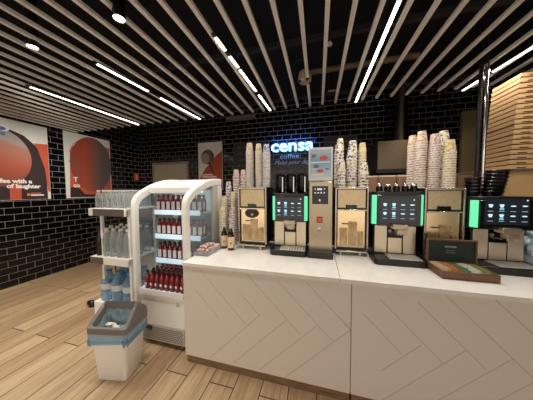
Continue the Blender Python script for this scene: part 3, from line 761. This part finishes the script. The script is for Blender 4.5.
# menu stand on it
r = empty('menu_stand', (.025,2.2,1.685), 'white-framed tabletop menu card on top of the hot water tower', 'menu card')
M().box(-.098,.147,2.145,2.16,1.70,2.045).build('card', mat('card_white', (216,214,212), .5), r, bev=.002)
M().box(-.09,.14,2.12,2.26,1.685,1.70).build('base', glassy('acrylic_base', (220,225,225), .3, .05), r)
def grad(name, st):
    m = mat(name, (150,180,200), .5); n, l, b = nodes(m)
    tc = n.new('ShaderNodeTexCoord'); sp = n.new('ShaderNodeSeparateXYZ'); l.new(tc.outputs['Generated'], sp.inputs[0])
    rr_ = ramp(n, st); l.new(sp.outputs[2], rr_.inputs[0]); l.new(rr_.outputs[0], b.inputs['Base Color']); return m
M().box(-.08,.13,2.1435,2.1448,1.74,2.025).build('print', grad('menu_print', [(0.,(196,206,214)),(.35,(150,176,196)),(.6,(120,158,186)),(1.,(176,186,196))]), r)
b = M(); b.ell((.055,2.143,1.935), .042, .024); b.ell((.02,2.143,1.80), .036, .018); b.m(1); b.box(-.065,-.025,2.1425,2.143,1.945,1.975); b.m(2); b.box(-.075,.125,2.1425,2.143,1.885,1.897); b.box(-.07,.0,2.1425,2.143,1.82,1.826); b.box(-.07,.06,2.1425,2.143,1.755,1.768); b.m(3); b.ell((-.02,2.143,1.85), .03, .02); b.ell((.09,2.143,1.82), .02, .008)
b.build('pictures', [mat('menu_red', (196,84,62), .5), mat('menu_green', (84,112,104), .5), MORTW, mat('menu_blue', (96,104,150), .5)], r, fix=False)

# ------------------------------------------------------------------ glass-fronted bean cabinets
def bean_cabinet(X, Y, label, w=.345, top=1.635):
    Z = CT; D = 2.47-Y
    r = empty('glass_cabinet', (X, Y+D/2, Z), label, 'cabinet', 'steel-framed glass cabinets on the counter')
    M().box(X-w/2,X+w/2,Y+.03,Y+D,Z+.05,top).build('casing', BLACK, r, bev=.006)
    b = M(); b.box(X-w/2,X-w/2+.018,Y,Y+.03,Z+.06,top); b.box(X+w/2-.018,X+w/2,Y,Y+.03,Z+.06,top); b.box(X-w/2+.018,X+w/2-.018,Y,Y+.03,top-.02,top)
    b.build('frame', mat('frame_steel', (176,166,152), .25, .95), r, bev=.003)
    M().box(X-w/2+.03,X+w/2-.03,Y+.012,Y+.03,1.415,top-.025).build('upper_panel', mottled('mesh_beige', (214,192,156), (182,160,124), 60., .35, 2., (1,1,3), .7), r)
    M().box(X-.055,X+.05,Y+.0,Y+.014,1.40,1.445).build('display', BLACKG, r, bev=.004)
    M().box(X-w/2+.02,X+w/2-.02,Y-.006,Y+.02,1.383,1.398).build('handle_bar', mat('bar_steel', (206,194,172), .25, .9), r, bev=.003)
    b = M(); b.box(X-w/2+.03,X+w/2-.03,Y+.026,Y+.03,1.0,1.38); b.build('door', BEIGE, r)
    # blocks on the door for inner fittings and shapes reflected in the glass
    s = r.children[-1]
    b = M(); b.box(X-w/2+.05,X-.035,Y+.012,Y+.026,1.03,1.20); b.box(X-.025,X+.055,Y+.012,Y+.026,1.03,1.27); b.box(X+.065,X+w/2-.045,Y+.012,Y+.026,1.03,1.17)
    b.m(1); b.box(X-w/2+.035,X+w/2-.035,Y+.018,Y+.026,1.005,1.03); b.m(2); b.box(X-.09,X+.06,Y+.016,Y+.025,1.24,1.25)
    if X < 0: b.ell((X-.01,Y+.02,1.335), .085, .055); b.m(1); b.cyl((X-.005,Y+.012,1.32), .014, .01, 'Y')
    b.build('glass_shapes', [mottled('glass_tan', (206,176,130), (150,120,82), 26., .25, 4., (1,1,.4), .5), mat('glass_pale', (206,190,160), .4), mat('glass_dark', (52,38,28), .5)], s)
    M().box(X-w/2+.01,X+w/2-.01,Y-.02,Y+.02,Z+.035,Z+.052).build('lower_rail', mat('rail_steel', (200,190,172), .28, .9), r, bev=.004)
    for dx in (-w/2+.06,w/2-.075):
        for y in (Y+.01,Y+D-.06): M().cyl((X+dx,y,Z), .019, .05, seg=16).build('foot', mat('foot_steel', (190,182,168), .3, .9), r)
    return r
bean_cabinet(-.735, 2.125, 'glass-fronted steel cabinet left of the first coffee machine, under the tallest cup stacks')
bean_cabinet(.335, 2.15, 'glass-fronted steel cabinet between hot water tower and middle coffee machine', .322, 1.625)
bean_cabinet(1.115, 2.12, 'glass-fronted steel cabinet behind the wooden tea box', .312, 1.61)

# ------------------------------------------------------------------ paper cups
CUPM = {'beige': cup_mat('cup_beige', (226,210,190), [(202,158,126),(186,146,128),(214,190,168)], 80., .7),
        'yellow': cup_mat('cup_yellow', (226,214,180), [(214,196,100),(190,160,130),(226,214,170)], 80., .7),
        'blue': cup_mat('cup_blue', (214,212,222), [(110,116,170),(70,70,110),(196,170,180)], 70., .5),
        'confetti': cup_mat('cup_confetti', (228,220,206), [(120,100,160),(214,190,90),(60,54,80)], 62., .42),
        'pink': cup_mat('cup_pink', (224,208,198), [(196,150,140),(170,130,118),(214,190,180)], 80., .7)}
CUPS = {}; RIM = mat('cup_rim', (238,232,224), .5)
def cup_proto(style, R, h):
    k = (style, round(R,3), round(h,3))
    if k in CUPS: return CUPS[k]
    b = M(); rt = R*.68
    # upside down paper cup: rolled rim below, closed bottom above
    b.lathe([(R*.93,.001),(R,.0),(R*1.035,.004),(R,.008),(R*.95,.009),(rt,h-.002),(rt*.97,h),(rt*.93,h),(rt*.92,h-.008)], (0,0,0), 20, caps=False, mats=[1,1,1,1,0,1,1,1])
    vs = [b.bm.verts.new((rt*.92*math.cos(2*PI*i/20), rt*.92*math.sin(2*PI*i/20), h-.008)) for i in range(20)]
    b.bm.faces.new(vs)
    o = b.build('paper_cup', [CUPM[style], RIM]); CUPS[k] = o; o['fresh'] = 1
    return o
CUPLIST = []
def cup_stack(x, y, z0, ztop, R, style, where, pitch=.0155, h=None, lean=0.):
    h = h or R*2.25
    n = max(1, int(round((ztop - z0 - h)/pitch)) + 1)
    pitch = (ztop - z0 - h)/max(1, n-1) if n > 1 else 0
    p = cup_proto(style, R, h)
    jx = jy = 0.
    for i in range(n):      # i = 0 is the lowest cup
        if 'fresh' in p.keys(): o = p; del p['fresh']
        else: o = p.copy(); COL.objects.link(o)
        jx += random.uniform(-.0006,.0006)
        o.location = (x + jx + lean*i*pitch, y, z0 + i*pitch)
        o.rotation_euler = (0,0,random.uniform(0,6.28))
        k = n-1-i
        lb = 'paper cup, %s in the %s' % ('topmost' if k == 0 else nth(k+1)+' from the top', where)
        tag(o, lb, 'cup', 'paper cups in the ' + where)
A = CT
T1z, T2z, T3z = 1.637, 1.627, 1.612
cup_stack(-.805,2.27,T1z,2.17,.046,'beige','left tall stack on the left cabinet')
cup_stack(-.69,2.27,T1z,2.155,.042,'yellow','middle tall stack on the left cabinet')
cup_stack(-.592,2.25,T1z,2.138,.046,'blue','blue tall stack on the left cabinet')
cup_stack(-1.052,2.42,A,1.875,.044,'pink','tallest stack standing left of the left cabinet', .034, .10)
cup_stack(-.957,2.42,A,1.87,.04,'pink','stack just behind the left cabinet', .04, .10)
cup_stack(-1.178,2.44,A,1.722,.040,'blue','bluish stack beside the fridge', .032, .09)
cup_stack(-1.195,2.34,A,1.53,.042,'yellow','yellow stack behind the shortest one', .03, .085)
cup_stack(-1.05,2.31,A,1.585,.036,'yellow','yellow stack behind the syrup bottles', .03, .085)
cup_stack(-1.155,2.22,A,1.40,.047,'yellow','short stack nearest the fridge', .03, .09)
cup_stack(-1.02,2.22,A,1.392,.047,'pink','short stack by the syrup bottles', .03, .09)
cup_stack(.243,2.41,T2z,2.185,.042,'confetti','back left stack on the middle cabinet', .034, .10)
cup_stack(.375,2.41,T2z,2.15,.052,'confetti','back middle stack on the middle cabinet', .034, .12)
cup_stack(.478,2.42,T2z,2.122,.042,'yellow','back right stack on the middle cabinet', .034, .10)
cup_stack(.217,2.305,T2z,2.095,.046,'confetti','second row left stack on the middle cabinet', .034, .11)
cup_stack(.241,2.205,T2z,1.908,.041,'confetti','front left stack on the middle cabinet', .034, .11)
cup_stack(.343,2.26,T2z,2.04,.05,'confetti','front middle stack on the middle cabinet', .034, .12)
cup_stack(.452,2.21,T2z,1.876,.05,'confetti','front right stack on the middle cabinet', .034, .12)
cup_stack(.955,2.40,T3z,2.16,.044,'beige','back left stack on the right cabinet', .026, .11)
cup_stack(.983,2.29,T3z,2.17,.05,'beige','front left stack on the right cabinet', .0235, .115, .02)
cup_stack(1.085,2.27,T3z,2.13,.051,'pink','middle stack on the right cabinet', .0215, .115, .02)
cup_stack(1.235,2.41,T3z,2.19,.052,'confetti','back right stack on the right cabinet', .028, .12)
cup_stack(1.192,2.24,T3z,2.06,.053,'yellow','front right stack on the right cabinet', .0225, .125, .02)

# ------------------------------------------------------------------ syrup bottles
def syrup(x, y, label, s=1.):
    r = empty('syrup_bottle', (x,y,CT), label, 'bottle', 'syrup bottles')
    b = M(); b.lathe([(.036,0),(.039,.006),(.039,.16),(.030,.19),(.015,.225),(.014,.255)], (x,y,CT), 18); b.build('bottle_body', AMBER, r)
    b = M(); b.lathe([(.0396,.03),(.0396,.155)], (x,y,CT), 18, caps=False); b.build('bottle_label', CREAM, r, fix=False)
    b = M(); b.cyl((x+.012,y-.0385,CT+.085), .012, .004, 'Y', 12); b.build('emblem', mat('label_brown', (110,60,34), .6), r)
    b = M(); b.cyl((x,y,CT+.25), .017, .03, seg=14); b.cyl((x,y,CT+.28), .007, .07, seg=10); b.box(x-.01,x+.01,y-.05,y+.012,CT+.345,CT+.36); b.build('pump', mat('pump_white', (206,200,194), .4), r, bev=.003)
syrup(-1.072, 2.085, 'dark syrup bottle with cream label and pump, farther left of the two')
syrup(-.962, 2.035, 'dark syrup bottle with cream label and pump, nearer the steel cabinet')

# ------------------------------------------------------------------ biscuit packets
r = empty('biscuit_tray', (-1.17,1.92,CT), 'clear shallow tray of wrapped biscuits at the left counter end', 'tray')
b = M(); b.box(-1.24,-1.095,1.755,2.05,CT,CT+.005); b.build('tray_base', glassy('tray_clear', (235,238,238), .15, .05), r)
b = M()
for a in ((-1.24,-1.236,1.755,2.05),(-1.099,-1.095,1.755,2.05),(-1.236,-1.099,1.755,1.759),(-1.236,-1.099,2.046,2.05)): b.box(*a, CT+.005, CT+.045)
b.build('tray_wall', MATS['tray_clear'], r)
PK = [mottled('wrap_a', (236,222,214), (210,150,134), 40., .35), mottled('wrap_b', (226,210,198), (180,124,100), 40., .35), mottled('wrap_c', (232,222,216), (206,140,140), 40., .35)]
pk = []
for i in range(3):
    b = M(); L = []
    for t, wv, hv in ((-.023,.014,.001),(-.019,.011,.0015),(-.014,.014,.008),(0,.015,.0105),(.014,.014,.008),(.019,.011,.0015),(.023,.014,.001)):
        L.append([Vector((t, wv*math.cos(2*PI*k/10), hv*math.sin(2*PI*k/10))) for k in range(10)])
    b.loft(L, True, True, True); pk.append(b.build('wrapped_biscuit', PK[i], ang=80)); pk[-1]['fresh'] = 1
ci = 0
for lay in range(4):
    for i in range(3):
        for j in range(6):
            if lay == 3 and (j in (0,5) or i == 2): continue
            p = pk[random.randrange(3)] if ci > 2 else pk[ci]; ci += 1
            if 'fresh' in p.keys(): o = p; del p['fresh']
            else: o = p.copy(); COL.objects.link(o)
            o.location = (-1.214+.0465*i+random.uniform(-.003,.003), 1.785+.047*j+random.uniform(-.004,.004), CT+.018+.02*lay)
            o.rotation_euler = (random.uniform(-.3,.3), random.uniform(-.3,.3), random.uniform(-.9,.9))
            tag(o, 'small wrapped biscuit packet heaped in the clear tray by the fridge', 'biscuit packet', 'wrapped biscuits heaped in the clear tray')

# ------------------------------------------------------------------ tea box
TX0, TX1, TY0, TY1 = .915, 1.265, 1.74, 1.975
r = empty('tea_box', ((TX0+TX1)/2,1.86,CT), 'open wooden tea box with dark green lid lining in front of a steel cabinet', 'tea box')
b = M(); b.box(TX0,TX1,TY0,TY1,CT,CT+.008); b.box(TX0,TX1,TY0,TY0+.01,CT+.008,CT+.062); b.box(TX0,TX0+.01,TY0+.01,TY1,CT+.008,CT+.062); b.box(TX1-.01,TX1,TY0+.01,TY1,CT+.008,CT+.062); b.box(TX0+.01,TX1-.01,TY1-.01,TY1,CT+.008,CT+.062)
b.build('box_base', WOODB, r, bev=.002)
b = M()
for k in range(1,5): b.box(TX0+.01+.066*k-.0015,TX0+.01+.066*k+.0015,TY0+.01,TY1-.01,CT+.008,CT+.04)
b.build('divider', WOODB, r)
lid = M(); lid.box(TX0,TX1,TY1,TY1+.006,CT+.055,CT+.255); lid.box(TX0,TX1,TY1-.018,TY1,CT+.245,CT+.257); lid.box(TX0,TX0+.01,TY1-.018,TY1,CT+.064,CT+.245); lid.box(TX1-.01,TX1,TY1-.018,TY1,CT+.064,CT+.245)
lid = lid.build('lid', WOODB, r, bev=.0015)
M().box(TX0+.011,TX1-.011,TY1-.003,TY1-.0005,CT+.066,CT+.244).build('lid_lining', mottled('lining_green', (16,38,30), (10,26,20), 4., .5), lid)
b = M()
for k, (wd, dz) in enumerate(((.042,.0),(.03,-.028),(.034,-.045))):
    n = 7 if k == 0 else 6
    for i in range(n): b.box(1.09-wd+2*wd*i/n, 1.09-wd+2*wd*(i+.75)/n, TY1-.0042, TY1-.003, CT+.185+dz, CT+.185+dz+(.012+.004*(i % 2) if k == 0 else .004))
b.build('lining_print', mat('print_pale_green', (140,156,140), .5), lid)
TC = [((214,196,150),'cream'),((206,120,60),'orange'),((84,120,60),'green'),((222,220,210),'white'),((150,146,84),'olive')]
for c, (colr, cn) in enumerate(TC):
    m_ = mottled('sachet_'+cn, colr, tuple(int(v*.55) for v in colr), 45., .35)
    pr_ = None
    for k in range(9):
        x = TX0+.044+.066*c; y = TY0+.028+.0205*k
        lb = '%s tea sachet, %s from the front in the wooden tea box' % (cn, nth(k+1))
        if pr_ is None:
            b = M(); b.box(-.029,.029,-.0035,.0035,0,.058); b.rotate(math.radians(-42), (0,0,0), 'X'); pr_ = b.build('tea_sachet', m_, bev=.0015); o = pr_
        else: o = pr_.copy(); COL.objects.link(o)
        o.location = (x, y-.012, CT+.02); o.rotation_euler = (random.uniform(-.12,.12), 0, random.uniform(-.08,.08)); tag(o, lb, 'tea sachet', 'tea sachets in the wooden box')

# ------------------------------------------------------------------ stacked black bowls, small tin, wrapped pack on the right machine
ZM3 = CT+.615
b0 = None; n_ = 0
for st, (x, y, n, R) in enumerate(((1.405,2.27,5,.060),(1.535,2.25,7,.080))):
    for k in range(n):
        p = (x+.006*k*st, y, ZM3+.031*k)
        lb = 'glossy black bowl, %s from the top in the %s stack on the right machine' % (nth(n-k), ('shorter left','taller right')[st])
        b = None
        if k == 0:
            b = M(); b.lathe([(R*.62,0),(R*.72,.004),(R*.93,.038),(R*1.03,.040),(R*1.05,.044),(R*1.03,.048),(R*.96,.048),(R*.88,.043),(R*.66,.008),(.001,.006)], p, 24, caps=False)
            proto_b = b.build('black_bowl', mat('bowl_black', (92,92,94), .28, 1.), origin=p); o = proto_b
        else:
            o = proto_b.copy(); COL.objects.link(o); o.location = p
        tag(o, lb, 'bowl', 'black bowls stacked on the right machine')
r = empty('wrapped_pack', (1.79,2.2,CT), 'crumpled bluish plastic-wrapped pack at the right counter end', 'pack')
b = M(); b.sph((1.815,2.22,CT+.135), .13, (.68,1.1,1.04), 28, 18)
for v in b.bm.verts:
    v.co.z = max(v.co.z, CT+.001)
    d = math.sin(v.co.y*61)*math.sin(v.co.z*47+v.co.x*30)*.012 + random.uniform(-.005,.005); v.co.x += d; v.co.y += d*.6
b.build('pack_body', mottled('pack_plastic', (190,208,218), (120,146,162), 9., .18), r, ang=20)
b = M(); b.sph((1.80,2.22,CT+.285), .03, (.8,1.2,1.), 12, 8); b.build('knot', MATS['pack_plastic'], r)

# ------------------------------------------------------------------ shelf unit with pizza boxes
SX0, SX1, SY0, SY1 = 1.667, 2.52, 2.565, 3.05
r = empty('steel_shelf_unit', ((SX0+SX1)/2,2.8,FL), 'chrome-posted shelf unit carrying the pizza boxes behind the counter', 'shelf unit')
for x, y in ((SX0,SY0),(SX1,SY0),(SX0,SY1),(SX1,SY1)):
    M().cyl((x,y,FL), .016, 3.25-FL if (x, y) == (SX0,SY0) else 1.95-FL, seg=16).build('post', CHROME, r)
M().cyl((SX0-.032,SY0+.03,FL), .018, 3.25-FL, seg=16).build('conduit', BLACK, r)
for z in (.5,1.795): M().box(SX0-.01,SX1+.01,SY0-.01,SY1+.01,z-.018,z).build('shelf', STEEL, r)
M().box(SX0-.01,SX1+.01,SY0-.01,SY1+.01,1.30,1.318).build('shelf', STEEL, r)
PBS = mat('slot_gap_shade', (36,24,16), .8)  # dark brown for front slots and for shade painted into gaps between boxes
pb = None; npb = 19
for k in range(npb):
    z = 1.797+.0508*k; x = 1.905+.0033*k+random.uniform(-.004,.004); y = 2.605+random.uniform(-.004,.004)
    if pb is None:
        b = M(); b.box(.003,.332,.003,.332,.006,.046); b.box(0,.335,0,.335,.010,.0475); b.m(1).box(.006,.329,.006,.329,0,.0505); b.box(.06,.135,-.0008,.001,.014,.024)
        pb = b.build('pizza_box', [CARD, PBS]); o = pb
    else: o = pb.copy(); COL.objects.link(o)
    o.location = (x,y,z)
    tag(o, 'brown pizza box, %s in the tall stack at the right edge' % ('topmost' if k == npb-1 else nth(npb-k)+' from the top'), 'pizza box', 'pizza boxes in the tall stack')
tag(M().box(1.86,2.40,2.575,2.98,1.319,1.776).build('carton', CARD, origin=(2.1,2.8,1.319), bev=.003), 'large plain cardboard carton on the shelf under the pizza boxes', 'carton')
# cartons on the rear counter
r = empty('rear_counter', (1.35,3.75,FL), 'rear counter under the extractor hood holding brown cartons', 'counter')
M().box(.65,2.45,3.4,4.1,FL,1.36).build('carcass', mat('rear_dark', (40,36,34), .5), r)
M().box(.63,2.47,3.38,4.12,1.36,1.40).build('worktop', STEEL, r)
ct = None
for k, x in enumerate((.80,1.06,1.32,1.58,1.84,2.10)):
    p = (x,3.60,1.40); lb = 'brown carton with pale top, %s from the left in the row below the hood' % nth(k+1)
    if ct is None:
        ct = empty('carton', p, lb, 'carton', 'brown cartons on the rear counter')
        M().box(x-.123,x+.123,3.48,3.72,1.40,1.80).build('carton_body', CARDD, ct)
        M().box(x-.118,x+.118,3.485,3.715,1.80,1.825).build('top_layer', mat('carton_pale', (220,200,176), .7), ct)
    else: dup(ct, p, lb)
tag(M().box(2.19,2.40,3.80,3.86,1.40,2.82).build('tall_carton', OLIVE, origin=(2.3,3.83,1.4), bev=.004), 'tall flat dull brown carton standing left of the steel post', 'carton')

# ------------------------------------------------------------------ added fill lights out of view, behind the camera and at left
def area(loc, sx, sy, e, col=(1,.93,.84), rot=(0,0,0)):
    l = bpy.data.lights.new('hall_fill', 'AREA'); l.shape = 'RECTANGLE'; l.size = sx; l.size_y = sy; l.energy = e; l.color = col
    o = bpy.data.objects.new('hall_fill', l); COL.objects.link(o); o.location = loc; o.rotation_euler = rot
for x in (-2.2,0.,2.2): area((x,-3.6,2.8), .9, .9, 8)  # unseen area lamps added as soft fill from behind the camera
for x, y in ((-4.25,1.15),(-3.4,-.2),(-2.4,-.2),(-1.4,-.2),(-.4,-.2),(.6,-.2),(1.6,-.2)):  # unseen spots added as fill, strongest at left to brighten the floor
    l = bpy.data.lights.new('fill_spot', 'SPOT'); l.energy = ((170 if y > 0 else 60) if x < -3 else 6); l.spot_size = math.radians(100); l.spot_blend = .8; l.color = (1,.93,.82); l.shadow_soft_size = .045
    o = bpy.data.objects.new('fill_spot', l); COL.objects.link(o); o.location = (x,y,2.79)
for tx, ty, tz in ((-5.25,2.15,1.98),(-5.25,3.45,1.98)):  # unseen spots added to brighten the posters on the left wall
    l = bpy.data.lights.new('poster_fill', 'SPOT'); l.energy = 190; l.spot_size = math.radians(44); l.spot_blend = .9; l.color = (1,.95,.87); l.shadow_soft_size = .05
    o = bpy.data.objects.new('poster_fill', l); COL.objects.link(o); o.location = (-3.0,.9,2.80)
    o.rotation_euler = (Vector((tx,ty,tz))-o.location).to_track_quat('-Z','Y').to_euler()
wd = bpy.data.worlds.new('hall'); SC.world = wd; wd.use_nodes = True
bg = wd.node_tree.nodes['Background']; bg.inputs[0].default_value = (1.,.90,.79,1); bg.inputs[1].default_value = 1.35

# ------------------------------------------------------------------ lift everything so that the floor is at zero
for o in list(SC.objects):
    if o.parent is None: o.location.z += -FL

# ------------------------------------------------------------------ camera
Xv, Yv, Zv = (.96691081,-.00644021,.25503336), (.25503411,.04952119,-.96566312), (-.00641048,.99875231,.04952504)
cam = bpy.data.cameras.new('camera'); co = bpy.data.objects.new('camera', cam); COL.objects.link(co)
co.matrix_world = Matrix((( *Xv, 0.), (*Yv, 0.), (*Zv, 1.6-FL), (0,0,0,1)))
cam.sensor_fit = 'HORIZONTAL'; cam.sensor_width = 36.; cam.lens = 195.*36./533.; cam.clip_start = .02
SC.camera = co
SC.view_settings.view_transform = 'Standard'; SC.view_settings.look = 'None'; SC.view_settings.gamma = 1.; SC.view_settings.exposure = 0.
SC.view_settings.use_curve_mapping = False
